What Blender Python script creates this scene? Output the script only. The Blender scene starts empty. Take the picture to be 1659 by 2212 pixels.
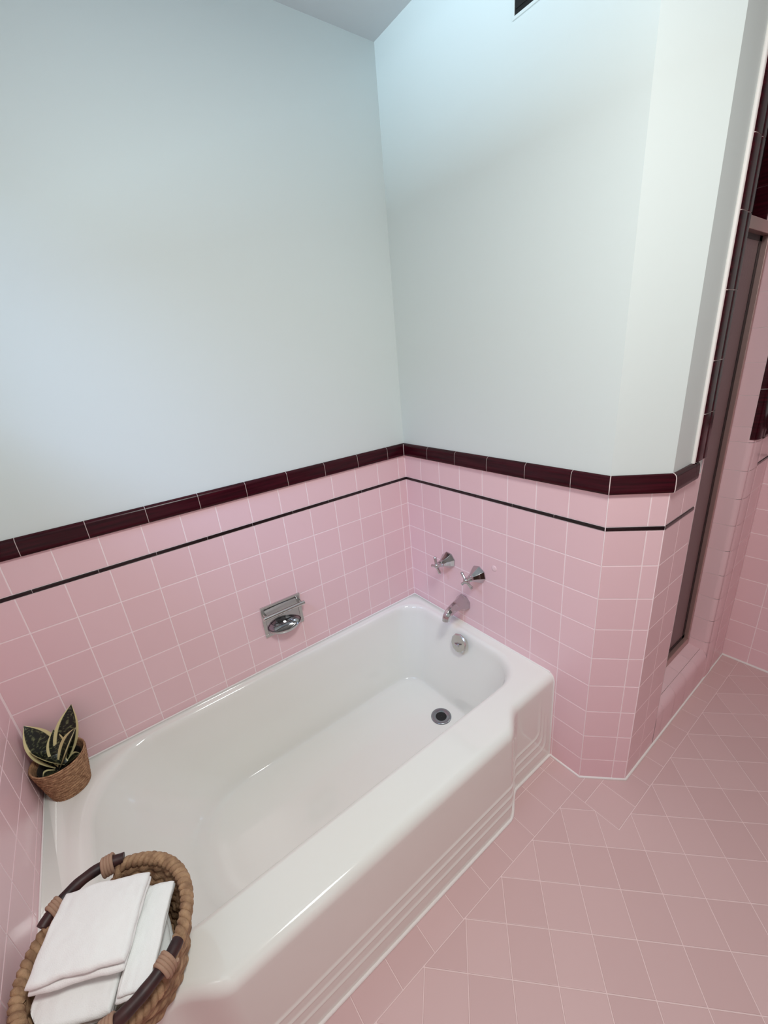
import bpy, bmesh, math, random
from mathutils import Vector, Matrix, noise
from mathutils.geometry import tessellate_polygon
random.seed(7)
PI = math.pi
S = bpy.context.scene
COL = S.collection

# ------------------------------------------------------------------ helpers
def srgb(r, g, b):
    f = lambda c: (c/255/12.92) if c/255 <= .04045 else ((c/255+.055)/1.055)**2.4
    return (f(r), f(g), f(b), 1)

class MB:
    """collects geometry for one mesh"""
    def __init__(self): self.v = []; self.f = []; self.m = []; self.t = []; self.uv = {}
    def poly(self, pts, mat=0, tint=0.0):
        n = len(self.v); self.v += [tuple(p) for p in pts]
        self.f.append(tuple(range(n, n+len(pts)))); self.m.append(mat); self.t.append(tint)
    def grid(self, rows, closed=False, mat=0, tint=0.0, uv=False):
        """rows: list of equally long point lists; closed joins each row end to its start"""
        n = len(self.v); w = len(rows[0])
        for i, r in enumerate(rows):
            for j, p in enumerate(r):
                if uv: self.uv[len(self.v)] = (j/(w-1), i/(len(rows)-1))
                self.v.append(tuple(p))
        for i in range(len(rows)-1):
            for j in range(w if closed else w-1):
                a = n+i*w+j; b = n+i*w+(j+1) % w
                self.f.append((a, b, b+w, a+w)); self.m.append(mat); self.t.append(tint)
    def fan(self, ring, mat=0, flip=False):
        n = len(self.v); self.v += [tuple(p) for p in ring]
        idx = list(range(n, n+len(ring)))
        if flip: idx.reverse()
        self.f.append(tuple(idx)); self.m.append(mat); self.t.append(0.0)
    def box(self, a, b, mat=0):
        x0, y0, z0 = a; x1, y1, z1 = b
        c = [(x0,y0,z0),(x1,y0,z0),(x1,y1,z0),(x0,y1,z0),(x0,y0,z1),(x1,y0,z1),(x1,y1,z1),(x0,y1,z1)]
        n = len(self.v); self.v += c
        for q in ((0,3,2,1),(4,5,6,7),(0,1,5,4),(1,2,6,5),(2,3,7,6),(3,0,4,7)):
            self.f.append(tuple(n+i for i in q)); self.m.append(mat); self.t.append(0.0)
    def prism(self, pts, z0, z1, mat=0):
        n = len(pts); a = len(self.v)
        self.v += [(p[0], p[1], z0) for p in pts]+[(p[0], p[1], z1) for p in pts]
        self.f.append(tuple(range(a+n-1, a-1, -1))); self.f.append(tuple(range(a+n, a+2*n)))
        for i in range(n):
            j = (i+1) % n
            self.f.append((a+i, a+j, a+n+j, a+n+i))
        self.m += [mat]*(n+2); self.t += [0.0]*(n+2)
    def lathe(self, prof, seg=32, origin=(0,0,0), axis='Z', mat=0, cap=(False, False), fn=None, phase=0):
        """prof: (radius, height) list"""
        rows = []
        for i, (r, h) in enumerate(prof):
            row = []
            for k in range(seg):
                a = 2*PI*(k/seg)+phase; rr = r+(fn(i, a) if fn else 0)
                p = (rr*math.cos(a), rr*math.sin(a), h)
                if axis == 'X': p = (h, p[0], p[1])
                if axis == 'Y': p = (p[1], h, p[0])
                row.append((p[0]+origin[0], p[1]+origin[1], p[2]+origin[2]))
            rows.append(row)
        self.grid(rows, closed=True, mat=mat)
        if cap[0]: self.fan(rows[0], mat, flip=True)
        if cap[1]: self.fan(rows[-1], mat)
    def tube(self, pts, rad, seg=10, mat=0, caps=True, up=None):
        """rad number, list, or function i->(r)"""
        pts = [Vector(p) for p in pts]; rows = []
        t0 = (pts[1]-pts[0]).normalized()
        n = up or (Vector((0,0,1)) if abs(t0.z) < .9 else Vector((1,0,0)))
        for i, p in enumerate(pts):
            t = (pts[min(i+1, len(pts)-1)]-pts[max(i-1, 0)]).normalized()
            n = (n-t*n.dot(t)).normalized(); b = t.cross(n)
            r = rad(i) if callable(rad) else (rad[i] if isinstance(rad, (list, tuple)) else rad)
            rows.append([p+(n*math.cos(2*PI*k/seg)+b*math.sin(2*PI*k/seg))*r for k in range(seg)])
        self.grid(rows, closed=True, mat=mat)
        if caps: self.fan(rows[0], mat, flip=True); self.fan(rows[-1], mat)
    def build(self, name, mats, parent=None, smooth=None, bevel=0, wn=False, fix=True):
        me = bpy.data.meshes.new(name)
        me.from_pydata(self.v, [], self.f); 
        if not isinstance(mats, (list, tuple)): mats = [mats]
        for m in mats: me.materials.append(m)
        for p, mi in zip(me.polygons, self.m): p.material_index = mi
        if any(self.t):
            at = me.attributes.new('tint', 'FLOAT', 'FACE')
            for i, t in enumerate(self.t): at.data[i].value = t
        if self.uv:
            uv = me.uv_layers.new(name='UVMap')
            for l in me.loops: uv.data[l.index].uv = self.uv.get(l.vertex_index, (.5, .5))
        me.update()
        if fix:
            bm = bmesh.new(); bm.from_mesh(me)
            bmesh.ops.recalc_face_normals(bm, faces=bm.faces)
            bm.to_mesh(me); bm.free()
        if smooth is not None:
            me.shade_smooth()
            if smooth < 180: me.set_sharp_from_angle(angle=math.radians(smooth))
        o = bpy.data.objects.new(name, me); COL.objects.link(o)
        if parent: o.parent = parent
        if bevel:
            b = o.modifiers.new('bevel', 'BEVEL'); b.width = bevel; b.segments = 3; b.limit_method = 'ANGLE'
        if wn: o.modifiers.new('wn', 'WEIGHTED_NORMAL')
        return o

def tag(o, label=None, cat=None, group=None, kind=None):
    if label: o['label'] = label
    if cat: o['category'] = cat
    if group: o['group'] = group
    if kind: o['kind'] = kind
    return o
def thing(name, loc, label, cat, group=None):
    o = bpy.data.objects.new(name, None); COL.objects.link(o)
    o.empty_display_size = .05; o.location = loc
    return tag(o, label, cat, group)
def into(mb, root):
    """world-space mesh data -> local to root"""
    L = root.location
    mb.v = [(p[0]-L.x, p[1]-L.y, p[2]-L.z) for p in mb.v]
    return mb

# ------------------------------------------------------------------ materials
def mat(name, color, rough=.5, metal=0, **kw):
    m = bpy.data.materials.new(name); m.use_nodes = True
    b = m.node_tree.nodes['Principled BSDF']
    b.inputs['Base Color'].default_value = color
    b.inputs['Roughness'].default_value = rough
    b.inputs['Metallic'].default_value = metal
    for k, v in kw.items(): b.inputs[k].default_value = v
    return m
def nt(m): return m.node_tree, m.node_tree.nodes['Principled BSDF']
def noise_bump(m, scale, strength, dist=.001, detail=3, rough=.5):
    t, b = nt(m)
    tc = t.nodes.new('ShaderNodeTexCoord'); n = t.nodes.new('ShaderNodeTexNoise'); bp = t.nodes.new('ShaderNodeBump')
    n.inputs['Scale'].default_value = scale; n.inputs['Detail'].default_value = detail; n.inputs['Roughness'].default_value = rough
    bp.inputs['Strength'].default_value = strength; bp.inputs['Distance'].default_value = dist
    t.links.new(tc.outputs['Object'], n.inputs['Vector']); t.links.new(n.outputs['Fac'], bp.inputs['Height'])
    t.links.new(bp.outputs['Normal'], b.inputs['Normal'])
    return n, tc
def noise_color(m, scale, c0, c1, p0=.35, p1=.65, detail=4, stretch=None):
    t, b = nt(m)
    tc = t.nodes.new('ShaderNodeTexCoord'); n = t.nodes.new('ShaderNodeTexNoise'); r = t.nodes.new('ShaderNodeValToRGB')
    n.inputs['Scale'].default_value = scale; n.inputs['Detail'].default_value = detail
    src = tc.outputs['Object']
    if stretch:
        mp = t.nodes.new('ShaderNodeMapping'); mp.inputs['Scale'].default_value = stretch
        t.links.new(src, mp.inputs['Vector']); src = mp.outputs['Vector']
    r.color_ramp.elements[0].position = p0; r.color_ramp.elements[0].color = c0
    r.color_ramp.elements[1].position = p1; r.color_ramp.elements[1].color = c1
    t.links.new(src, n.inputs['Vector']); t.links.new(n.outputs['Fac'], r.inputs['Fac']); t.links.new(r.outputs['Color'], b.inputs['Base Color'])
    return r
def tile_mat(name, c_lo, c_hi, rough):
    """glazed tile, each tile a slightly different firing (face attribute 'tint')"""
    m = mat(name, c_lo, rough); t, b = nt(m)
    at = t.nodes.new('ShaderNodeAttribute'); at.attribute_name = 'tint'
    mx = t.nodes.new('ShaderNodeMix'); mx.data_type = 'RGBA'
    mx.inputs['A'].default_value = c_lo; mx.inputs['B'].default_value = c_hi
    t.links.new(at.outputs['Fac'], mx.inputs['Factor']); t.links.new(mx.outputs['Result'], b.inputs['Base Color'])
    b.inputs['Specular IOR Level'].default_value = .5
    noise_bump(m, 14, .12, .002, 2)
    return m

M = {}
M['paint'] = mat('wall_paint', srgb(224, 231, 229), .55); noise_bump(M['paint'], 260, .10, .0006)
M['ceil'] = mat('ceiling_paint', srgb(196, 198, 198), .8); noise_bump(M['ceil'], 200, .15, .001)
M['pink'] = tile_mat('pink_wall_tile', srgb(239, 202, 207), srgb(242, 206, 211), .3)
M['floor'] = tile_mat('pink_floor_tile', srgb(215, 181, 180), srgb(221, 188, 187), .4)
M['grout'] = mat('pale_grout', srgb(255, 236, 238), .9)
M['grout_floor'] = mat('floor_grout', srgb(246, 218, 217), .9)
M['maroon'] = mat('maroon_cap_tile', srgb(70, 18, 28), .24)
M['maroon'].node_tree.nodes['Principled BSDF'].inputs['Specular IOR Level'].default_value = .22
noise_color(M['maroon'], 6, srgb(38, 4, 12), srgb(64, 9, 22), .3, .7, 3, (1, 1, 22))
M['cap_grout'] = mat('cap_joint', srgb(226, 205, 203), .9)
M['liner'] = mat('black_liner_tile', srgb(26, 9, 13), .2)
M['caulk'] = mat('white_caulk', srgb(244, 238, 235), .6)
M['porcelain'] = mat('white_porcelain', srgb(241, 240, 234), .1)
M['porcelain'].node_tree.nodes['Principled BSDF'].inputs['Coat Weight'].default_value = .5
M['porcelain'].node_tree.nodes['Principled BSDF'].inputs['Coat Roughness'].default_value = .04
M['chrome'] = mat('chrome', (.56, .55, .56, 1), .08, 1)
M['chrome_worn'] = mat('worn_chrome', (.62, .61, .60, 1), .22, 1)
M['drain'] = mat('drain_metal', (.30, .31, .33, 1), .25, 1)
M['dark'] = mat('dark_hole', (.004, .004, .005, 1), .6)
M['door_metal'] = mat('door_frame_metal', srgb(190, 160, 155), .35, .7)
M['shadow_gap'] = mat('black_shadow_gap', srgb(18, 10, 14), .5)  # black colour painted in for the shadow gap around the shower glass
M['glass'] = mat('obscure_mauve_glass', srgb(150, 120, 122), .32, 0)
_b = M['glass'].node_tree.nodes['Principled BSDF']
_b.inputs['Transmission Weight'].default_value = .55; _b.inputs['IOR'].default_value = 1.45
noise_bump(M['glass'], 120, .35, .002)
M['seagrass'] = mat('seagrass', srgb(150, 112, 80), .8)
noise_color(M['seagrass'], 42, srgb(112, 78, 56), srgb(196, 160, 124), .25, .72, 6); noise_bump(M['seagrass'], 300, .8, .002, 4)
M['jute'] = mat('jute', srgb(170, 130, 100), .85)
noise_color(M['jute'], 90, srgb(126, 86, 60), srgb(206, 162, 124), .3, .68, 6, (1, 1, 3)); noise_bump(M['jute'], 420, .9, .0016, 4)
M['cord'] = mat('wrapping_cord', srgb(172, 138, 116), .85); noise_bump(M['cord'], 500, .6, .001)
M['rod'] = mat('dark_wood_rod', srgb(46, 22, 24), .5)
noise_color(M['rod'], 30, srgb(30, 12, 16), srgb(66, 36, 34), .35, .65, 5)
M['terry'] = mat('white_terry', srgb(250, 250, 248), .95)
M['terry'].node_tree.nodes['Principled BSDF'].inputs['Sheen Weight'].default_value = .22
noise_bump(M['terry'], 620, .55, .0012, 3)
M['wood'] = mat('added_door_brown', srgb(70, 48, 38), .4)  # dark brown for the added door behind the camera
M['soil'] = mat('dark_soil', srgb(20, 15, 12), .95); noise_bump(M['soil'], 220, 1, .004)
M['liner_pot'] = mat('grey_pot_rim', srgb(60, 56, 52), .4)
M['vent_dark'] = mat('vent_black', srgb(16, 14, 12), .7)
M['plug'] = mat('pink_filler', srgb(246, 214, 218), .4)

def leaf_material():
    m = mat('variegated_leaf', srgb(30, 40, 28), .38); t, b = nt(m)
    uv = t.nodes.new('ShaderNodeUVMap'); sp = t.nodes.new('ShaderNodeSeparateXYZ')
    t.links.new(uv.outputs['UV'], sp.inputs['Vector'])
    sub = t.nodes.new('ShaderNodeMath'); sub.operation = 'SUBTRACT'; sub.inputs[1].default_value = .5
    ab = t.nodes.new('ShaderNodeMath'); ab.operation = 'ABSOLUTE'
    t.links.new(sp.outputs['X'], sub.inputs[0]); t.links.new(sub.outputs[0], ab.inputs[0])
    edge = t.nodes.new('ShaderNodeValToRGB')
    edge.color_ramp.elements[0].position = .36; edge.color_ramp.elements[0].color = (0, 0, 0, 1)
    edge.color_ramp.elements[1].position = .39; edge.color_ramp.elements[1].color = (1, 1, 1, 1)
    t.links.new(ab.outputs[0], edge.inputs['Fac'])
    mp = t.nodes.new('ShaderNodeMapping'); mp.inputs['Scale'].default_value = (3.5, 13, 1)
    t.links.new(uv.outputs['UV'], mp.inputs['Vector'])
    n = t.nodes.new('ShaderNodeTexNoise'); n.inputs['Scale'].default_value = 1.6; n.inputs['Detail'].default_value = 5
    t.links.new(mp.outputs['Vector'], n.inputs['Vector'])
    band = t.nodes.new('ShaderNodeValToRGB')
    band.color_ramp.elements[0].position = .52; band.color_ramp.elements[0].color = srgb(22, 26, 20)
    band.color_ramp.elements[1].position = .66; band.color_ramp.elements[1].color = srgb(112, 116, 82)
    t.links.new(n.outputs['Fac'], band.inputs['Fac'])
    mx = t.nodes.new('ShaderNodeMix'); mx.data_type = 'RGBA'; mx.inputs['B'].default_value = srgb(226, 214, 160)
    t.links.new(edge.outputs['Color'], mx.inputs['Factor']); t.links.new(band.outputs['Color'], mx.inputs['A'])
    t.links.new(mx.outputs['Result'], b.inputs['Base Color'])
    return m
M['leaf'] = leaf_material()

# ------------------------------------------------------------------ layout (metres); corner of the two tub walls is the origin
T = .10954                     # tile pitch
ZL = .974                      # centre of the black liner
ZC0, ZC1 = 1.078, 1.129        # maroon cap
ZR = .387                      # tub rim
ZCEIL = 2.42
XE = 1.468                     # end wall
W = .870                       # faucet wall length
D45 = .1065                    # 45 degree corner
YS = W+D45                     # shower wall plane
XJ0, XJ1 = -.325, -.815        # shower opening
XF = -1.075                    # far wall
YB = 2.75                      # wall behind the camera

# ------------------------------------------------------------------ tile fields
def inset(poly, d):
    n = len(poly); out = []
    for i in range(n):
        p0 = Vector(poly[i-1]); p1 = Vector(poly[i]); p2 = Vector(poly[(i+1) % n])
        a = (p1-p0).normalized(); b = (p2-p1).normalized()
        na = Vector((-a.y, a.x)); nb = Vector((-b.y, b.x))
        k = 1+na.dot(nb)
        out.append(p1+(na+nb)*(d/max(k, .2)))
    return out
def clip(poly, a, b, c):
    """keep a*x+b*y>=c"""
    out = []
    for i in range(len(poly)):
        p, q = poly[i-1], poly[i]
        dp = a*p[0]+b*p[1]-c; dq = a*q[0]+b*q[1]-c
        if dp >= 0 and dq >= 0: out.append(q)
        elif dp >= 0 or dq >= 0:
            s = dp/(dp-dq); r = (p[0]+(q[0]-p[0])*s, p[1]+(q[1]-p[1])*s)
            out.append(r)
            if dq >= 0: out.append(q)
    return out
def area(p):
    return .5*sum(p[i-1][0]*p[i][1]-p[i][0]*p[i-1][1] for i in range(len(p)))
def clean(poly):
    out = []
    for p in poly:
        if not out or (Vector(p)-Vector(out[-1])).length > 1.5e-3: out.append(p)
    if len(out) > 1 and (Vector(out[0])-Vector(out[-1])).length < 1.5e-3: out.pop()
    return out
def add_tile(mb, poly, fr, g=.0012, bev=.0013, h=.0011):
    poly = clean(poly)
    if len(poly) < 3: return
    if area(poly) < 0: poly = poly[::-1]
    if area(poly) < 2e-5: return
    O, U, V, N = fr
    P = lambda p, w: O+U*p[0]+V*p[1]+N*w
    a = inset(poly, g); b = inset(poly, g+bev*.45); c = inset(poly, g+bev)
    if area(c) < 1e-6: return
    r = random.random()
    n = len(poly)
    for lo, hi, w0, w1 in ((a, b, 0, h*.75), (b, c, h*.75, h)):
        for i in range(n):
            j = (i+1) % n
            mb.poly([P(lo[i], w0), P(lo[j], w0), P(hi[j], w1), P(hi[i], w1)], 0, r+.001)
    mb.poly([P(p, h) for p in c], 0, r+.001)
def rect(u0, v0, u1, v1): return [(u0, v0), (u1, v0), (u1, v1), (u0, v1)]
def wall_tiles(parent, O, U, u_lo, u_hi, u_first, v_lo=0, v_hi=ZC0+.004, holes=()):
    """field of square tiles on a wall; u_first is any column joint"""
    O = Vector(O); U = Vector(U); V = Vector((0, 0, 1)); N = U.cross(V)
    if N.dot(INWARD) < 0: N = -N
    fr = (O, U, V, N); mb = MB()
    cols = [u_lo]; k = math.ceil((u_lo-u_first)/T)
    while u_first+k*T < u_hi-.002:
        if u_first+k*T > u_lo+.002: cols.append(u_first+k*T)
        k += 1
    cols.append(u_hi)
    rows = []; z = ZL-.006
    while z > v_lo+.004: rows.append(z); z -= T
    rows = [v_lo]+rows[::-1]
    for i in range(len(cols)-1):
        for j in range(len(rows)-1):
            add_tile(mb, rect(cols[i], rows[j], cols[i+1], rows[j+1]), fr)
        add_tile(mb, rect(cols[i], ZL+.006, cols[i+1], v_hi), fr)
    mb.poly([O+U*u_lo+V*v_lo+N*.0004, O+U*u_hi+V*v_lo+N*.0004, O+U*u_hi+V*v_hi+N*.0004, O+U*u_lo+V*v_hi+N*.0004], 1)
    o = mb.build('tile_wainscot', [M['pink'], M['grout']], parent, fix=False)
    return N
def liner(parent, O, U, u_lo, u_hi, first):
    O = Vector(O); U = Vector(U); V = Vector((0, 0, 1)); N = U.cross(V)
    if N.dot(INWARD) < 0: N = -N
    mb = MB(); js = [u_lo]; k = math.ceil((u_lo-first)/.1535)
    while first+k*.1535 < u_hi-.004:
        if first+k*.1535 > u_lo+.004: js.append(first+k*.1535)
        k += 1
    js.append(u_hi)
    prof = [(-.0056, .0004), (-.0052, .0022), (-.003, .0030), (.003, .0030), (.0052, .0022), (.0056, .0004)]
    for a, b in zip(js[:-1], js[1:]):
        mb.grid([[O+U*u+V*(ZL+v)+N*w for v, w in prof] for u in (a+.0006, b-.0006)])
    mb.build('liner_strip', M['liner'], parent)
CAPPROF = [(0, .0004), (.0005, .010), (.003, .0118), (.013, .0124), (.0135, .0121), (.0255, .0122), (.026, .0119), (.040, .0112), (.0455, .0095), (.0492, .006), (.0512, .0004)]
def cap_band(parent, path, breaks, closed=False):
    """path of plan points (room on the left of travel); breaks: list per segment of joint distances"""
    pts = [Vector(p) for p in path]; mb = MB()
    nor = []
    for i in range(len(pts)-1):
        d = (pts[i+1]-pts[i]).normalized(); nor.append(Vector((d.y, -d.x)))
    off = []
    for i in range(len(pts)):
        if i == 0: off.append(nor[0])
        elif i == len(pts)-1: off.append(nor[-1])
        else: off.append((nor[i-1]+nor[i])/(1+nor[i-1].dot(nor[i])))
    g = .0008
    def ring(p, o): return [(p.x+o.x*w, p.y+o.y*w, ZC0+v) for v, w in CAPPROF]
    for i in range(len(pts)-1):
        L = (pts[i+1]-pts[i]).length; d = (pts[i+1]-pts[i])/L
        st = [0]+list(breaks[i])+[L]
        for a, b in zip(st[:-1], st[1:]):
            oa = off[i] if a == 0 else nor[i]; ob = off[i+1] if b == L else nor[i]
            mb.grid([ring(pts[i]+d*(a+g), oa), ring(pts[i]+d*(b-g), ob)], tint=.1)
        # joint filler just under the glaze
        mb.grid([[(p[0]-nor[i].x*.0012, p[1]-nor[i].y*.0012, p[2]-.0004) for p in ring(pts[i], off[i])],
                 [(p[0]-nor[i].x*.0012, p[1]-nor[i].y*.0012, p[2]-.0004) for p in ring(pts[i+1], off[i+1])]], mat=1)
    for i in range(1, len(pts)-1):     # grout in the mitred corner joints
        mb.tube([(pts[i].x+off[i].x*w, pts[i].y+off[i].y*w, ZC0+v) for v, w in CAPPROF], .0012, 6, mat=1)
    return mb.build('cap_tile_trim', [M['maroon'], M['cap_grout']], parent, smooth=40)

# ------------------------------------------------------------------ room shell
def structure(name, mb, m, **k): return tag(mb.build(name, m, **k), kind='structure')
m = MB(); m.box((XF-.15, -.15, -.12), (XE+.15, YB+.15, -.0004)); FLOOR = structure('floor', m, M['grout_floor'])
m = MB(); m.box((XF-.15, -.15, ZCEIL), (XE+.15, YB+.15, ZCEIL+.12)); structure('ceiling', m, M['ceil'])
m = MB(); m.box((XF-.15, -.15, 0), (XE+.15, 0, ZCEIL)); WALL_L = structure('wall_left', m, M['paint'])
m = MB(); m.prism([(0, 0), (0, W), (-D45, YS), (XJ0, YS), (XJ0, YS-.13), (-.13, YS-.13), (-.13, 0)], 0, ZCEIL); WALL_R = structure('wall_right', m, M['paint'])
m = MB(); m.prism([(XJ1-.012, YS), (XF, YS), (XF, YB), (XF-.15, YB), (XF-.15, 0), (XF, 0), (XF, YS-.13), (XJ1-.012, YS-.13)], 0, ZCEIL)
m.box((XJ1, YS-.13, 2.16), (XJ0, YS, ZCEIL)); WALL_F = structure('wall_far', m, M['paint'])
# end wall with the window high above the tub
WY0, WY1, WZ0, WZ1 = .18, .98, 1.62, 2.18
m = MB()
m.box((XE, 0, 0), (XE+.15, YB, WZ0)); m.box((XE, 0, WZ1), (XE+.15, YB, ZCEIL))
m.box((XE, 0, WZ0), (XE+.15, WY0, WZ1)); m.box((XE, WY1, WZ0), (XE+.15, YB, WZ1))
WALL_E = structure('wall_end', m, M['paint'])
m = MB(); m.box((XF-.15, YB, 0), (XE+.15, YB+.15, ZCEIL)); WALL_B = structure('wall_back', m, M['paint'])
m = MB(); m.box((-.2, YB-.035, .005), (.62, YB-.002, 2.05)); structure('added_door_1', m, M['wood'])  # unseen door, added as a dark surface for the chrome to reflect
m = MB()
for a, b in (((XE+.08, WY0, WZ0), (XE+.11, WY0+.04, WZ1)), ((XE+.08, WY1-.04, WZ0), (XE+.11, WY1, WZ1)),
             ((XE+.08, WY0+.04, WZ0), (XE+.11, WY1-.04, WZ0+.02)), ((XE+.08, WY0+.04, WZ1-.04), (XE+.11, WY1-.04, WZ1))):
    m.box(a, b)
structure('window_1', m, M['paint'])

INWARD = Vector((.5, .5, 0))
wall_tiles(WALL_L, (0, 0, 0), (1, 0, 0), 0, XE, .0402, v_lo=.30)
liner(WALL_L, (0, 0, 0), (1, 0, 0), 0, XE, 1.008)
wall_tiles(WALL_R, (0, 0, 0), (0, 1, 0), 0, W, .1015)
liner(WALL_R, (0, 0, 0), (0, 1, 0), 0, W, .5608)
Q = math.sqrt(.5); LD = D45/Q
wall_tiles(WALL_R, (0, W, 0), (-Q, Q, 0), 0, LD, .1072)
liner(WALL_R, (0, W, 0), (-Q, Q, 0), 0, LD, 0)
wall_tiles(WALL_R, (0, YS, 0), (1, 0, 0), XJ0+.004, -D45, -.2105)
liner(WALL_R, (0, YS, 0), (1, 0, 0), XJ0+.02, -D45, 9)
wall_tiles(WALL_F, (0, YS, 0), (1, 0, 0), XF, XJ1-.004, -.93)
liner(WALL_F, (0, YS, 0), (1, 0, 0), XF, XJ1-.09, 9)
wall_tiles(WALL_F, (XF, 0, 0), (0, 1, 0), YS, YB, YS+.095)
liner(WALL_F, (XF, 0, 0), (0, 1, 0), YS, YB, 9)
INWARD = Vector((-1, 0, 0))
wall_tiles(WALL_E, (XE, 0, 0), (0, 1, 0), 0, YB, .098)
liner(WALL_E, (XE, 0, 0), (0, 1, 0), 0, YB, 9)
INWARD = Vector((0, -1, 0))
wall_tiles(WALL_B, (0, YB, 0), (1, 0, 0), XF, XE, .05)
INWARD = Vector((1, 1, 0))
bl = [XE-b for b in (1.3056, 1.1535, 1.003, .8525, .6995, .5485, .396, .247, .0987)]
cap_band(WALL_L, [(XE, YB), (XE, 0), (0, 0)], [[.1525*k for k in range(1, 18)], bl])
m = MB()
m.tube([(.0012, .0012, ZR), (.0012, .0012, ZC0)], .0016, 6)
m.tube([(.0005, W+.0002, 0), (.0005, W+.0002, ZC0)], .0017, 6); m.tube([(-D45+.0003, YS+.0006, 0), (-D45+.0003, YS+.0006, ZC0)], .0010, 6)
m.build('corner_grout', M['grout'], WALL_R)
m = MB(); m.tube([(.0012, .0012, ZC0), (.0135, .0135, ZC0+.0005), (.0135, .0135, ZC0+.04), (.009, .009, ZC0+.048)], .0012, 6); m.build('corner_cap_grout', M['cap_grout'], WALL_R)
cap_band(WALL_R, [(0, 0), (0, W), (-D45, YS), (-.262, YS)], [[.1568, .308, .4589, .6111, .7649], [], [.13]])
cap_band(WALL_F, [(XJ1-.07, YS), (XF, YS), (XF, YB)], [[.05], [.1525*k for k in range(1, 11)]])

# vertical maroon trim on both jambs of the shower opening, with pink bullnose below
def jamb_trim(parent, xj, sgn):
    """sgn=+1: wall lies on the +x side of the jamb edge"""
    zs = [ZC1-.045]
    if sgn > 0: zs += [1.41, 1.625, 1.717, 1.857, 2.010, 2.158]
    else: zs += [1.26, 1.41, 1.56, 1.71, 1.86, 2.01, 2.158]
    if sgn > 0: zs = [ZC1+.002, 1.262, 1.395, 1.5555, 1.717, 1.857, 2.010, 2.158]
    face = [(.094, .0004), (.0935, .008), (.090, .0105), (.078, .0115), (.062, .0113), (.050, .0105), (.0465, .009)]
    nose = [(.0455, .0085), (.043, .0102), (.034, .0108), (.030, .0100), (.026, .0103), (.018, .0092), (.008, .0062), (.002, .001), (-.0015, -.008), (-.0025, -.03), (-.0025, -.055)]
    if sgn < 0: nose = nose[:-2]+[(-.0025, -.014)]
    mb = MB()
    for a, b in zip(zs[:-1], zs[1:]):
        for pr in (face, nose):
            mb.grid([[(xj+sgn*u, YS+w, z) for u, w in pr] for z in (a+.0009, b-.0009)])
    allp = face+nose
    mb.grid([[(xj+sgn*(u+.001), YS+w-.0011, z) for u, w in allp] for z in (zs[0], zs[-1])], mat=1)
    mb.build('jamb_trim', [M['maroon'], M['cap_grout']], parent, smooth=50)
    # white caulk bead along the outer edge of the trim
    mb = MB(); mb.tube([(xj+sgn*.0965, YS+.003, ZC1), (xj+sgn*.0965, YS+.003, 2.158)], .0045, 8)
    mb.build('caulk_bead', M['caulk'], parent, smooth=60)
    # pink bullnose
    bn = [(.05, .0005), (.045, .0035), (.035, .0042), (.02, .0035), (.008, 0), (0, -.008), (-.002, -.02), (-.002, -.13)]
    k = T; z = ZL-.006; rows = []
    while z > .15: rows.append(z); z -= T
    rows = [.0]+rows[::-1]+[ZL+.10, ZC1]
    mb = MB()
    top = 2.158 if sgn < 0 else ZC1-.03
    while rows[-1]+T < top: rows.append(rows[-1]+T)
    if sgn > 0: bn = [(.012, .0004), (.009, .0016), (.005, .001), (0, -.004), (-.0015, -.01), (-.0015, -.13)]
    else: bn = [(.098, .0005), (.09, .004), (.06, .0046), (.03, .004), (.012, .0005), (.003, -.006), (-.001, -.015), (-.002, -.022), (-.002, -.13)]
    for a, b in zip(rows[:-1], rows[1:]):
        r = random.random()
        if sgn < 0 and a > ZC1-.03: pr = [(-.002, -.0145), (-.002, -.13)]
        else: pr = bn
        mb.grid([[(xj+sgn*u, YS+w, zz) for u, w in pr] for zz in (a+.0006, b-.0006)], tint=r+.001)
    mb.grid([[(xj+sgn*(u+.0008), YS+w-.0006, zz) for u, w in bn[-3:]] for zz in (0, top)], mat=1)
    mb.build('jamb_bullnose_tile', [M['pink'], M['grout']], parent, smooth=50)
jamb_trim(WALL_R, XJ0, 1)
jamb_trim(WALL_F, XJ1, -1)
# inner maroon edge of the far jamb, seen above the shower door
m = MB()
for k in range(14):
    z0 = .19+k*.1525
    if z0 > 2.1: break
    m.grid([[(XJ1+u, w, z) for u, w in ((.0015, YS-.089), (.006, YS-.091), (.007, YS-.10), (.006, YS-.128), (.0015, YS-.131))] for z in (z0+.0008, min(z0+.1517, 2.158))])
m.build('inner_jamb_trim', M['maroon'], WALL_F, smooth=40)

# shower curb: face, rounded edge, sill
m = MB()
prof = [(YS+.0015, 0), (YS+.0015, .122), (YS-.0005, .136), (YS-.006, .148), (YS-.015, .157), (YS-.026, .161), (YS-.0285, .1585), (YS-.031, .1605), (YS-.13, .176), (YS-.13, 0)]
xs = [XJ0+.002, XJ0+.002]
k = -.38
while k > XJ1+.03: xs.append(k); k -= T
xs += [XJ1]
for a, b in zip(xs[1:-1], xs[2:]):
    m.grid([[(x, y, z) for y, z in prof] for x in (a-.0006, b+.0006)], tint=random.random()+.001)
m.grid([[(x, y-.0008, z-.0008) for y, z in prof] for x in (XJ0+.002, XJ1)], mat=1)
tag(m.build('trim_1', [M['pink'], M['grout']], smooth=40), kind='structure')
# shower interior back tile and pan
m = MB(); m.box((XF, 0.001, 0), (-.13, YS-.131, .06)); structure('trim_2', m, M['pink'])

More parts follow.
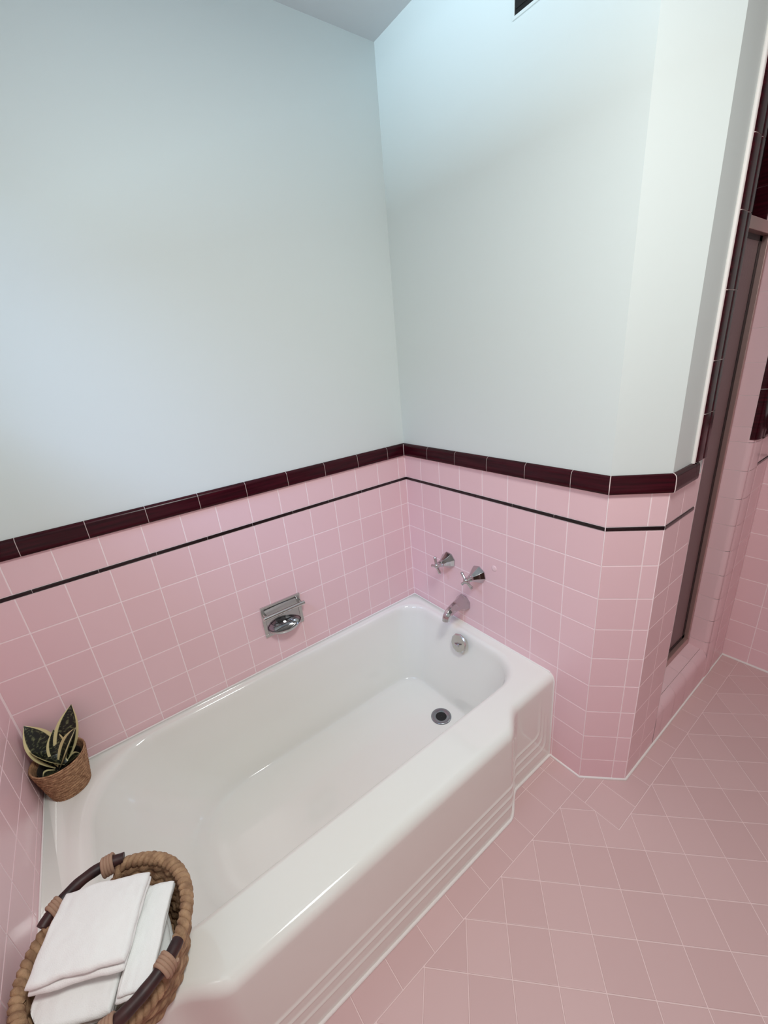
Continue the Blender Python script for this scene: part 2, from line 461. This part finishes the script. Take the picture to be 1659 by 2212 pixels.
# ------------------------------------------------------------------ floor tiles
mb = MB(); fr = (Vector((0, 0, 0)), Vector((1, 0, 0)), Vector((0, 1, 0)), Vector((0, 0, 1)))
HD = T*Q; NX, NY = .149, .8885
BX, BY, SY = .0715, NY-.003, NY+2*HD
XMX, YMX = XE, 2.4
for i in range(-17, 19):
    for j in range(-2, 22):
        if (i+j) % 2 == 0: continue
        cx, cy = NX+i*HD, NY+j*HD
        d = [(cx+HD, cy), (cx, cy+HD), (cx-HD, cy), (cx, cy-HD)]
        if cx > XMX+HD or cx < XF-HD or cy > YMX: continue
        if abs(cx-BX) < .004 and abs(cy-SY) < .004:
            d = [(BX, SY-HD), (BX+HD, SY), (BX, SY+HD), (BX-HD, SY), (BX, SY)]
            add_tile(mb, d, fr, .0012, .0012, .0009); continue
        if cx > BX-.004: d = clip(clip(d, 0, 1, BY), 1, 0, BX-.02 if cy > SY else BX-.0005)
        else: d = clip(d, 0, 1, SY)
        if cx > BX-.004 and cy > SY:
            d = [(cx+HD, cy), (cx, cy+HD), (cx-HD, cy), (cx, cy-HD)]
        d = clip(clip(d, 1, 0, XF), -1, 0, -XMX) if d else d
        if d and len(d) > 2: add_tile(mb, d, fr, .0012, .0012, .0009)
x = BX
while x < XE:
    x1 = min(x+T, XE)
    add_tile(mb, rect(x, .7745, x1, BY), fr, .0012, .0012, .0009)
    add_tile(mb, rect(x, .70, x1, .7745), fr, .0012, .0012, .0009); x += T
x0 = -.0385
for r in (rect(.008, .70, BX, .7745), rect(-.06, .70, .008, .7745), rect(-.06, .7745, BX, BY), rect(-.11, BY, BX, .9305), rect(x0, .9305, BX, SY)):
    add_tile(mb, r, fr, .0012, .0012, .0009)
x = x0; 
while x > XF:
    add_tile(mb, rect(max(x-T, XF), .93, x, SY), fr, .0012, .0012, .0009); x -= T
mb.build('floor_tile_field', [M['floor'], M['grout_floor']], FLOOR, fix=False)

# white caulk along the foot of the walls and the tub
def bead(pts, r=.0055): 
    mb = MB(); mb.tube([(*p, ) for p in pts], r, 8); return mb
m = bead([(.0, .752, .003), (.0, W, .003), (-D45, YS+.001, .003), (XF+.002, YS+.003, .003), (XF+.002, YB, .003)], .0058)
tag(m.build('baseboard_right', M['caulk'], smooth=60), kind='structure')

# ------------------------------------------------------------------ bathtub
TUB = thing('bathtub', (XE/2, .40, 0), 'white porcelain alcove bathtub with bowed ribbed apron beside the pink floor', 'bathtub')
def smooth01(t): t = max(0, min(1, t)); return t*t*(3-2*t)
Y0A, BOW = .751, .0535
def front_y(x):
    xx = min(x, XE-x)
    return Y0A+BOW*smooth01((xx-.205)/(.315-.205))
xs = []
x = .0025
while x < XE-.002:
    xs.append(x); xm = min(x, XE-x)
    x += .004 if xm < .15 else (.004 if xm < .34 else .03)
xs.append(XE-.002)
fp = [Vector((x, front_y(x))) for x in xs]
fn = []
for i in range(len(fp)):
    d = (fp[min(i+1, len(fp)-1)]-fp[max(i-1, 0)]).normalized(); fn.append(Vector((-d.y, d.x)))
fn[0] = fn[-1] = Vector((0, 1))
tub = MB()
# rounded-rectangle loops of the basin
NC, NSX, NSY = 14, 30, 12
def rloop(x0, x1, y0, y1, rf, rn, z):
    """starts at far/back corner, goes round; rf = corner radius at the faucet end, rn at the sloping end"""
    rn = min(rn, (y1-y0)*.46); rf = min(rf, (y1-y0)*.46)
    out = []
    def arc(cx, cy, r, a0):
        for k in range(NC): 
            a = a0+(PI/2)*k/(NC-1); out.append((cx+r*math.cos(a), cy+r*math.sin(a), z))
    def side(p, q, n):
        for k in range(1, n): out.append((p[0]+(q[0]-p[0])*k/n, p[1]+(q[1]-p[1])*k/n, z))
    arc(x0+rf*.8, y0+rf*.8, rf*.8, PI)
    side((x0+rf*.8, y0), (x1-rn, y0), NSX)
    arc(x1-rn, y0+rn, rn, 1.5*PI)
    side((x1, y0+rn), (x1, y1-rn), NSY)
    arc(x1-rn, y1-rn, rn, 0)
    side((x1-rn, y1), (x0+rf, y1), NSX)
    arc(x0+rf, y1-rf, rf, .5*PI)
    side((x0, y1-rf), (x0, y0+rf*.8), NSY)
    return out
TOPB = (.056, 1.365, .042, .655, .13, .20); BOTB = (.140, 1.135, .112, .575, .11, .21)
prof = [(-.20, ZR), (-.16, ZR-.0004), (-.11, ZR-.002), (-.06, ZR-.0055), (-.02, ZR-.011), (.02, ZR-.019), (.055, ZR-.031), (.09, ZR-.047)]
for k in range(1, 11): prof.append((.09+(.86-.09)*k/11, (ZR-.047)+(.105-(ZR-.047))*k/11))
prof += [(.86, .105), (.90, .086), (.935, .072), (.97, .062), (1.01, .055), (1.06, .051), (1.12, .0495)]
FZ = .0495
def bas(f, z):
    d = [TOPB[i]+(BOTB[i]-TOPB[i])*f for i in range(4)]
    g = .45*f+.55*max(f, 0)**2.6; d[1] = TOPB[1]+(BOTB[1]-TOPB[1])*g
    if f < 0:
        e = -f*.09; d = [TOPB[0]-e, TOPB[1]+e*2.6, TOPB[2]-e*.75, TOPB[3]+e]
    if f > 1: 
        e = (f-1)*.32; d = [BOTB[0]+e, d[1], BOTB[2]+e, BOTB[3]-e]
    ff = max(0, min(1, f))
    return rloop(*d, TOPB[4]+(BOTB[4]-TOPB[4])*ff, TOPB[5]+(BOTB[5]-TOPB[5])*ff, z)
loops = [bas(f, z) for f, z in prof]
last = loops[-1]; cx = sum(p[0] for p in last)/len(last); cy = sum(p[1] for p in last)/len(last)
for s in (.75, .5, .25): loops.append([(cx+(p[0]-cx)*s, cy+(p[1]-cy)*s, FZ) for p in last])
tub.grid(loops, closed=True); tub.fan(loops[-1], flip=True)
# front roll and apron with ribs
R0 = .030
aprof = [(-R0-.012, 0, 0), (-R0, 0, 0)]
for k in range(1, 9):
    a = PI/2*k/8; aprof.append((-R0*(1-math.sin(a)), -R0*(1-math.cos(a)), 0))
zs = [.34, .32, .30, .28, .26, .24, .225, .21, .20]
z = .195
while z > .02: zs.append(z); z -= .0022
zs += [.018, .009, 0]
RIB = (.155, .112, .069)
def rib_d(x, z):
    """raised beads that follow the foot of the apron and turn up at its ends"""
    d = 0; xm = min(x, XE-x)
    for k, zr in enumerate(RIB):
        xk = .078-.021*k; rr = .030
        # signed distance to an L with a rounded corner
        if xm > xk+rr and z < 9: dist = abs(z-zr)
        if xm <= xk+rr and z >= zr+rr: dist = abs(xm-xk)
        elif xm <= xk+rr: dist = abs(math.hypot(xm-(xk+rr), z-(zr+rr))-rr)
        elif z < zr+rr or xm > xk+rr: dist = abs(z-zr)
        fade = 1 if z < zr+.05 else max(0, 1-(z-zr-.05)/.11)
        if xm > xk+rr: fade = 1
        d = max(d, .0034*math.exp(-(dist/.0052)**2)*fade)
    return d
rows = []
for (o, dz, _) in aprof: rows.append([(p.x, p.y+o, ZR+dz) for p in fp])
for z in zs:
    r = []
    for i, (p, n) in enumerate(zip(fp, fn)):
        o = rib_d(p.x, z); r.append((p.x+n.x*o, p.y+n.y*o, z))
    rows.append(r)
tub.grid(rows)
# flat rim between basin and outer edges
outer = [(.0015, .0015, ZR), (.0015+.01, .0015, ZR), (XE/2, .0015, ZR), (XE-.0115, .0015, ZR), (XE-.0015, .0015, ZR)]+[tuple(p) for p in rows[0][::-1]]
inner = loops[0]
for t in tessellate_polygon([[Vector(p) for p in outer], [Vector(p) for p in inner]]):
    pts = outer+inner; tub.poly([pts[i] for i in t])
# hidden back and ends
tub.poly([(.0015, .0015, ZR), (XE-.0015, .0015, ZR), (XE-.0015, .0015, 0), (.0015, .0015, 0)])
into(tub, TUB)
o = tub.build('tub_shell', M['porcelain'], TUB, smooth=180, fix=False)
bm = bmesh.new(); bm.from_mesh(o.data)
bmesh.ops.remove_doubles(bm, verts=bm.verts, dist=.0002); bmesh.ops.recalc_face_normals(bm, faces=bm.faces)
bm.to_mesh(o.data); bm.free(); o.data.shade_smooth()
o.modifiers.new('wn', 'WEIGHTED_NORMAL').weight = 60
# caulk of the tub
m = MB(); m.tube([(p.x+n.x*.002, p.y+n.y*.002, .003) for p, n in zip(fp, fn)], .0052, 8)
m.tube([(.003, .7515, 0), (.003, .7515, ZR-.03), (.003, .745, ZR-.012), (.003, .733, ZR-.002)], .0032, 8)
m.tube([(XE-.003, .735, ZR), (XE-.003, .004, ZR+.001), (.003, .004, ZR+.001), (.003, .735, ZR)], .0034, 8)
tag(m.build('trim_3', M['caulk'], smooth=60), kind='structure')
# drain and overflow plate
DX, DY = .213, .383
m = MB(); m.lathe([(.0425, .0), (.0415, .003), (.037, .0048), (.031, .0040), (.025, .0018), (.0225, .0006)], 36, (DX, DY, FZ))
dr = into(m, TUB).build('drain', M['drain'], TUB, smooth=50)
m = MB(); m.lathe([(.0240, .0008), (.010, .0007), (.0005, .0007)], 28, (DX, DY, FZ)); into(m, TUB).build('drain_hole', M['dark'], dr)
m = MB(); m.lathe([(.041, 0), (.041, .003), (.036, .0065), (.02, .008), (.0005, .0085)], 10, (0, 0, 0), axis='X', phase=PI/10)
ang = math.radians(-15)
mx = Matrix.Translation((.083, .372, .346)) @ Matrix.Rotation(ang, 4, 'Y')
m.v = [tuple(mx @ Vector(p)) for p in m.v]
ov = into(m, TUB).build('overflow_plate', M['chrome_worn'], TUB, smooth=25)
m = MB(); m.tube([(.008, -.014, -.006), (.017, -.004, -.004), (.020, .012, .0)], .0042, 8); m.lathe([(.012, .006), (.009, .011), (.0005, .012)], 16, (0, 0, -.004), axis='X')
m.v = [tuple(mx @ Vector(p)) for p in m.v]
into(m, TUB).build('trip_lever', M['chrome'], ov, smooth=50)

# ------------------------------------------------------------------ taps, spout, soap dish
def make_tap(y, z, label, roll):
    t = thing('tap_handle', (.001, y, z), label, 'tap', 'tub tap handles')
    m = MB(); m.lathe([(.037, .0), (.037, .004), (.034, .010), (.028, .020), (.0215, .030), (.0165, .040), (.0140, .048), (.0125, .052), (.0005, .052)], 8, axis='X', phase=roll)
    m.build('escutcheon', M['chrome'], t, smooth=15, bevel=.0008)
    m = MB(); m.lathe([(.0075, .050), (.0075, .058), (.0105, .060), (.0115, .066), (.0115, .074), (.009, .079), (.004, .0815), (.0003, .0818)], 20, axis='X')
    h = m.build('handle_hub', M['chrome'], t, smooth=50)
    for k in range(4):
        a = roll*1.3+k*PI/2; m = MB()
        pts = [(.070-.004*s*s, math.cos(a)*(.006+.031*s), math.sin(a)*(.006+.031*s)) for s in (0, .2, .45, .7, .9, 1)]
        m.tube(pts, [.0068, .006, .0056, .0062, .0068, .0042], 10)
        m.build('handle_arm', M['chrome'], t, smooth=50)
    return t
make_tap(.248, .658, 'chrome cross-handled tap nearer the wall corner, above the tub', .30)
make_tap(.409, .652, 'chrome cross-handled tap farther from the wall corner, above the spout', .62)

SP = thing('tub_spout', (.001, .330, .487), 'chrome faceted tub spout on pink tile below the two taps', 'spout')
m = MB(); rows = []
path = [((0, .328, .487), .0365), ((.007, .328, .4872), .0368), ((.014, .329, .488), .0345), ((.024, .330, .4895), .0300), ((.036, .331, .4915), .0260), ((.052, .332, .4928), .0228),
        ((.072, .334, .4920), .0205), ((.090, .336, .4885), .0192), ((.103, .337, .4830), .0186), ((.112, .338, .4755), .0180), ((.1165, .338, .467), .0172), ((.1175, .338, .459), .0166)]
for i, (p, r) in enumerate(path):
    p = Vector(p); a = Vector(path[max(i-1, 0)][0]); b = Vector(path[min(i+1, len(path)-1)][0])
    t = (b-a).normalized() if 0 < i < len(path)-1 else (Vector((1, 0, 0)) if i == 0 else Vector((.05, 0, -1)).normalized())
    s = Vector((0, 1, 0)); u = s.cross(t).normalized(); s = t.cross(u)
    rows.append([p+(s*math.cos(2*PI*(k+.5)/8)+u*math.sin(2*PI*(k+.5)/8))*r for k in range(8)])
m.grid(rows, closed=True); m.fan(rows[0], flip=True)
into(m, SP).build('spout_body', M['chrome'], SP, smooth=24, bevel=.001)
m = MB(); m.fan([v+Vector((0, 0, .002)) for v in rows[-1]]); into(m, SP).build('outlet', M['dark'], SP)

SD = thing('soap_dish', (.662, .001, .585), 'chrome wall soap dish with grab bar on the long pink tile wall', 'soap dish')
x0, x1, z0, z1 = .582, .742, .518, .649
m = MB()
for a, b in (((x0, .0012, z0), (x1, .007, z0+.012)), ((x0, .0012, z1-.008), (x1, .009, z1)), ((x0, .0012, z0+.012), (x0+.013, .007, z1-.008)), ((x1-.013, .0012, z0+.012), (x1, .007, z1-.008))):
    m.box(a, b)
into(m, SD).build('wall_plate', M['chrome_worn'], SD, bevel=.001)
m = MB(); rows = []
for k in range(9):       # shallow concave back
    zz = z0+.012+(z1-z0-.02)*k/8; rows.append([(x0+.013+(x1-x0-.026)*j/8, .0016+.0050*(abs(k/4-1)**2)+.002*abs(j/4-1)**2, zz) for j in range(9)])
m.grid(rows); into(m, SD).build('back_panel', M['chrome'], SD, smooth=60)
m = MB(); rows = []
for i, (s, dz) in enumerate(((1.0, 0), (1.02, .002), (1.03, 0), (1.02, -.003), (.93, -.012), (.75, -.021), (.5, -.026), (.2, -.028))):
    rows.append([(.662+.066*s*math.cos(a), .0035+.052*s*math.sin(a), .546+dz) for a in [PI*k/24 for k in range(25)]])
m.grid(rows)
rows = []
for s, dz in ((.99, 0), (.92, -.008), (.74, -.017), (.5, -.021), (.2, -.023), (.01, -.023)):
    rows.append([(.662+.064*s*math.cos(a), .0035+.049*s*math.sin(a), .546+dz) for a in [PI*k/24 for k in range(25)]])
m.grid(rows)
into(m, SD).build('soap_tray', M['chrome'], SD, smooth=70)
m = MB(); m.tube([(x0-.004, .033, .616), (x1+.002, .033, .616)], .0078, 14)
into(m, SD).build('grab_bar', M['chrome_worn'], SD, smooth=40, bevel=.0008)
for xx in (x0+.009, x1-.009):
    m = MB(); m.prism([(xx-.005, .006), (xx+.005, .006), (xx+.004, .034), (xx-.004, .034)], .609, .626)
    into(m, SD).build('bar_bracket', M['chrome_worn'], SD, bevel=.001)

# filled hole in the tile beside the taps, dark hole high on the faucet wall
m = MB(); m.lathe([(.012, .0012), (.0115, .0022), (.008, .0028), (.0003, .0029)], 20, (0, .485, .706), axis='X'); m.build('filled_hole', M['plug'], WALL_R, smooth=60)
VT = thing('wall_vent', (.001, .66, 2.28), 'black louvred vent high on the white wall near the ceiling', 'vent')
vy0, vy1, vz0, vz1 = .541, .775, 2.203, 2.36
m = MB()
for a, b in (((.0005, vy0-.006, vz0-.006), (.004, vy1+.006, vz0)), ((.0005, vy0-.006, vz1), (.004, vy1+.006, vz1+.006)), ((.0005, vy0-.006, vz0), (.004, vy0, vz1)), ((.0005, vy1, vz0), (.004, vy1+.006, vz1))): m.box(a, b)
into(m, VT).build('vent_frame', M['paint'], VT)
m = MB(); m.box((.0003, vy0, vz0), (.0015, vy1, vz1)); into(m, VT).build('vent_recess', M['vent_dark'], VT)
for k in range(7):
    z = vz0+.011+k*.0215; m = MB(); m.prism([(.0016, vy0+.003), (.0036, vy0+.003), (.0036, vy1-.003), (.0016, vy1-.003)], z, z+.012)
    into(m, VT).build('louvre', M['vent_dark'], VT)

# ------------------------------------------------------------------ shower door
DYP = YS-.08
DR = thing('shower_door', (-.57, DYP, .17), 'framed shower door with dark mauve obscure glass in the tiled opening', 'shower door')
m = MB()
fx0, fx1 = XJ1+.006, XJ0-.006
m.box((fx0, DYP-.014, .170), (fx1, DYP+.010, .200)); m.box((fx0, DYP-.018, 1.728), (fx1, DYP+.014, 1.760))
m.box((fx0, DYP-.014, .200), (fx0+.016, DYP+.010, 1.728)); m.box((fx1-.016, DYP-.014, .200), (fx1, DYP+.010, 1.728))
into(m, DR).build('door_frame', M['door_metal'], DR, bevel=.002)
m = MB()
for a, b in (((fx0+.016, DYP-.012, .200), (fx0+.040, DYP-.006, 1.728)), ((fx0+.016, DYP-.012, .200), (fx1-.016, DYP-.006, .218)), ((fx0+.016, DYP-.012, 1.713), (fx1-.016, DYP-.006, 1.728)), ((fx1-.040, DYP-.012, .200), (fx1-.016, DYP-.006, 1.728))): m.box(a, b)
into(m, DR).build('shadow_gap', M['shadow_gap'], DR)  # dark strips standing in for the shade between glass and frame
m = MB(); m.box((fx0+.040, DYP-.012, .218), (fx1-.040, DYP-.007, 1.713)); into(m, DR).build('glass_panel', M['glass'], DR)

# ------------------------------------------------------------------ potted plant
PL = thing('potted_plant', (1.400, .078, ZR), 'small variegated snake plant in a woven jute pot on the tub corner', 'plant')
m = MB(); prof = []
NR = 52
for i in range(NR+1):
    s = i/NR; prof.append((.047+.019*s**.9, .115*s))
m.lathe(prof, 200, fn=lambda i, a: .0012*math.sin(a*70+i*1.5)+.0012*math.sin(i*PI/2)+.001*noise.noise(Vector((a*14, i*.8, 3))))
m.lathe([(.066, .115), (.0650, .1168), (.0635, .1172), (.0620, .116), (.060, .108), (.057, .085), (.055, .06)], 96)
m.fan([(.047*math.cos(2*PI*k/48), .047*math.sin(2*PI*k/48), 0) for k in range(48)], flip=True)
m.build('woven_pot', M['jute'], PL, smooth=80)
m = MB(); m.lathe([(.0525, .075), (.0530, .098), (.0520, .0995), (.0505, .098), (.050, .075)], 48); m.build('inner_pot', M['liner_pot'], PL, smooth=60)
m = MB(); rows = [[(r*math.cos(2*PI*k/36), r*math.sin(2*PI*k/36), .080+.004*noise.noise(Vector((r*60, k*.9, 0)))) for k in range(36)] for r in (.0505, .04, .028, .015, .002)]
m.grid(rows, closed=True); m.build('soil', M['soil'], PL, smooth=80)
def leaf(base, tip, width, face, curl, bend):
    """face: direction the upper side looks; curl: trough depth; bend: bow along the length"""
    m = MB(); base = Vector(base); tip = Vector(tip); ax = tip-base; L = ax.length; ax.normalize()
    f = Vector(face); f = (f-ax*f.dot(ax)).normalized(); sd = ax.cross(f)
    for side, off in ((1, .0011), (-1, -.0011)):
        rows = []
        for i in range(25):
            s = i/24; w = width*.5*(.34+.66*math.sin(min(1, s/.46)*PI/2)) if s < .46 else width*.5*math.cos(((s-.46)/.54)**1.25*PI/2)
            w = max(w, .0004); c = base+ax*(L*s)+f*(bend*math.sin(s*PI*.5)**2-bend*s)
            row = []
            for j in range(13):
                u = j/6-1; row.append(c+sd*(w*u)+f*(curl*(u*u)*(w/(width*.5))+off*(1-u*u)))
            rows.append(row if side > 0 else row)
        m.grid(rows, uv=True)
    m.build('leaf', M['leaf'], PL, smooth=120)
# tips in pot coordinates
leaf((.006, -.006, .083), (.047, -.058, .218), .066, (-.25, .80, .55), .009, .012)
leaf((-.004, -.006, .083), (-.066, -.050, .226), .060, (.15, .80, .50), .009, .010)
leaf((-.012, .012, .090), (.062, -.040, .166), .046, (-.10, .05, .15), .012, .004)
leaf((.0, .002, .083), (-.008, -.044, .176), .046, (0, .8, .5), .010, .008)
leaf((.004, .010, .083), (-.066, .020, .194), .044, (.55, .25, .85), .014, .008)
leaf((.012, .014, .083), (.036, .038, .102), .034, (0, .1, 1), .008, .004)
leaf((-.012, .006, .083), (-.050, .018, .106), .032, (0, .1, 1), .008, .004)

# ------------------------------------------------------------------ basket of towels
BC = (1.313, .668); BH = .142; BR = .134
BK = thing('towel_basket', (BC[0], BC[1], ZR), 'round woven seagrass basket with dark rod handles on the tub ledge', 'basket')
GAP = (math.radians(-77), math.radians(108))
def gapf(a):
    g = 0
    for c, hw in zip(GAP, (.42, .34)):
        d = abs((a-c+PI) % (2*PI)-PI); g = max(g, 1-smooth01((d-hw+.10)/.16))
    return g
m = MB(); NA = 240; NV = 40
def wall_r(s): return .096+(BR-.096)*(s**.8)
for sgn in (1, -1):
    rows = []
    for i in range(NV+1):
        s = i/NV; row = []
        for k in range(NA):
            a = 2*PI*k/NA; top = BH-.012-.032*gapf(a); z = .0+top*s
            cs = z/.0185; ch = math.sin((a*13+(.5 if int(cs) % 2 else 0)*1.2+cs*1.1)*2)
            d = .0042*abs(math.sin(cs*PI))**.7+.0022*ch
            r = wall_r(z/BH)+sgn*(.004+d)
            row.append((r*math.cos(a), r*math.sin(a), z))
        rows.append(row)
    m.grid(rows, closed=True)
m.lathe([(.10, .002), (.05, .004), (.001, .004)], 48)
m.build('basket_wall', M['seagrass'], BK, smooth=80)
# braided rim: two strands twisted, dipping at the handle gaps
def strand(ph):
    pts = []
    for k in range(481):
        a = 2*PI*k/480; w = a*34+ph; z = BH-.008-.033*gapf(a); r = wall_r(z/BH)+.001
        pts.append(((r+.0062*math.cos(w))*math.cos(a), (r+.0062*math.cos(w))*math.sin(a), z+.0062*math.sin(w)))
    mm = MB(); mm.tube(pts, .0068, 7, caps=False); return mm
for ph in (0, PI): strand(ph).build('rim_strand', M['seagrass'], BK, smooth=80)
def rod(a0, a1, z, r, wraps, arch):
    pts = [(r*math.cos(a0+(a1-a0)*k/24), r*math.sin(a0+(a1-a0)*k/24), z+arch*math.sin(PI*k/24)) for k in range(25)]
    m = MB(); m.tube(pts, lambda i: .0106+.0004*math.sin(i*1.3), 14)
    ro = m.build('handle_rod', M['rod'], BK, smooth=50)
    for wa in wraps:
        f = (wa-a0)/(a1-a0); zc = z+arch*math.sin(PI*f)-.005
        m = MB(); pts = []
        t = Vector((-math.sin(wa), math.cos(wa), 0)); rd = Vector((math.cos(wa), math.sin(wa), 0)); c = rd*r+Vector((0, 0, zc))
        for k in range(4*24+1):
            q = 2*PI*k/24; pts.append(c+t*(-.0105+.021*k/96)+rd*(.0145*math.cos(q))+Vector((0, 0, .0185*math.sin(q))))
        m.tube(pts, .0034, 8); m.build('cord_wrap', M['cord'], ro, smooth=80)
rod(math.radians(-44.5), math.radians(-107), BH+.002, .139, (math.radians(-56), math.radians(-95)), .008)
rod(math.radians(139), math.radians(74), BH+.002, .138, (math.radians(125.5), math.radians(87)), .008)

def towel(name, loc, rotz, size, layers, th, tilt, label, seed, droop=.0, fit=True):
    """folded terry washcloth: layers of cloth joined by a fold on one side"""
    t = thing(name, loc, label, 'towel', 'folded white towels in the basket')
    t.rotation_euler = (tilt[0], tilt[1], rotz)
    Rm = t.rotation_euler.to_matrix(); Ri = Rm.inverted(); L = Vector(loc)
    m = MB(); sx, sy = size; rnd = random.Random(seed)
    for l in range(layers):
        ox, oy = rnd.uniform(-.004, .004), rnd.uniform(-.004, .004); hx, hy = sx/2-.002*l+rnd.uniform(-.003, .003), sy/2+rnd.uniform(-.003, .003)
        if l == 0: ox = oy = 0
        zc = -l*th*1.02
        NU, NVV = 40, 36; 
        for top in (1, -1):
            rows = []
            for i in range(NVV+1):
                row = []
                for j in range(NU+1):
                    u = math.sin((j/NU*2-1)*PI/2); v = math.sin((i/NVV*2-1)*PI/2)
                    # rounded-corner square
                    x = ox+hx*u*(1-.02*abs(v)**8); y = oy+hy*v*(1-.02*abs(u)**8)
                    e = max(abs(u), abs(v)); edge = math.sqrt(max(0, 1-max(0, (e-.90)/.10)**2))
                    w = .0042*noise.noise(Vector((x*15, y*15, seed+l*.3)))+.0010*noise.noise(Vector((x*130, y*40, seed+9)))+.0018*noise.noise(Vector((x*60, y*60, seed+l*3)))
                    z = zc+top*th*.5*edge+w*(.6+.4*e)-droop*(u*u+v*v)*.5
                    if e > .999: z = zc+w-droop*(u*u+v*v)*.5
                    x += .0028*noise.noise(Vector((y*26, l*2.3, seed+5.))); y += .0028*noise.noise(Vector((x*26, l*2.3, seed+8.)))
                    q = L+Rm @ Vector((x, y, z)); h = q.z-ZR
                    if fit and h < BH+.006:      # cloth pressed against the basket wall
                        d = Vector((q.x-BC[0], q.y-BC[1])); lim = wall_r(min(h, BH)/BH)-.0155
                        if d.length > lim: d = d*(lim/d.length); q.x, q.y = BC[0]+d.x, BC[1]+d.y
                    row.append(Ri @ (q-L))
                rows.append(row)
            m.grid(rows)
    o = m.build('folded_cloth', M['terry'], t, smooth=80)
    return t
Z0 = ZR
towel('folded_towel', (1.3254, .652, Z0+.1785), math.radians(-25), (.152, .142), 2, .0135, (math.radians(2), math.radians(-1)), 'white folded towel lying flat on top in the woven basket', 1, .008)
towel('folded_towel', (1.2505, .7081, Z0+.1410), math.radians(-25), (.057, .165), 2, .0095, (0, math.radians(-3)), 'narrow white folded towel along the tub side, poking out under a basket handle', 2, .003, False)
towel('folded_towel', (1.3495, .6722, Z0+.1320), math.radians(-25), (.138, .160), 2, .0150, (math.radians(-2), 0), 'white folded towel lying beneath the top towel, its layered edges showing', 3, .006)
towel('folded_towel', (1.313, .668, Z0+.086), math.radians(4), (.170, .170), 5, .0145, (0, 0), 'lowest white folded towel at the bottom of the woven basket', 4, .002)

# ------------------------------------------------------------------ ceiling lamp (out of the frame, above the bath mat area)
LX, LY = .75, 1.45
LM = thing('ceiling_lamp', (LX, LY, ZCEIL-.001), 'flat round white ceiling lamp behind the camera', 'lamp')
m = MB(); m.lathe([(.001, -.0), (.17, -.0), (.17, -.035), (.155, -.04), (.155, -.036), (.001, -.036)], 40); m.build('lamp_housing', M['paint'], LM, smooth=40)
def area_light(name, loc, target, sx, sy, power, color, spread=PI, shape='RECTANGLE'):
    l = bpy.data.lights.new(name, 'AREA'); l.shape = shape; l.size = sx; l.size_y = sy; l.energy = power; l.color = color; l.spread = spread
    o = bpy.data.objects.new(name, l); COL.objects.link(o); o.location = loc
    o.rotation_euler = (Vector(target)-Vector(loc)).to_track_quat('-Z', 'Y').to_euler()
    return o
area_light('ceiling_lamp_light', (LX, LY, ZCEIL-.045), (LX, LY, 0), .40, .40, 19.2, (.96, 1, .965), PI, 'DISK')
# daylight: bright ground outside throws light up through the high window, the sky throws it down
area_light('daylight_from_ground', (3.1, .58, 1.17), (XE, .58, 1.85), 1.6, .35, 17, (.62, .84, 1), math.radians(70))
area_light('daylight_from_sky', (2.5, 1.0, 2.9), (XE, .58, 1.9), .9, .7, 8, (.44, .62, 1), math.radians(80))
w = bpy.data.worlds.new('World'); S.world = w; w.use_nodes = True
w.node_tree.nodes['Background'].inputs['Color'].default_value = (.75, .86, 1, 1)
w.node_tree.nodes['Background'].inputs['Strength'].default_value = .6

# ------------------------------------------------------------------ camera
cam = bpy.data.cameras.new('camera'); co = bpy.data.objects.new('camera', cam); COL.objects.link(co); S.camera = co
cam.sensor_fit = 'VERTICAL'; cam.sensor_height = 36; cam.lens = 893.127*36/2212; cam.clip_start = .02
yaw, pitch, roll = CAMROT = (4.1014, -.3560, -.0959)
f = Vector((math.cos(yaw)*math.cos(pitch), math.sin(yaw)*math.cos(pitch), math.sin(pitch)))
r = f.cross(Vector((0, 0, 1))).normalized(); u = r.cross(f)
r2 = r*math.cos(roll)+u*math.sin(roll); u2 = -r*math.sin(roll)+u*math.cos(roll)
mw = Matrix((r2, u2, -f)).transposed().to_4x4(); mw.translation = (1.0999, 1.3757, 1.4776)
co.matrix_world = mw

S.view_settings.view_transform = 'Standard'; S.view_settings.look = 'None'
S.view_settings.exposure = 0.10; S.view_settings.gamma = 1; S.view_settings.use_curve_mapping = False
S.cycles.max_bounces = 8; S.cycles.diffuse_bounces = 5
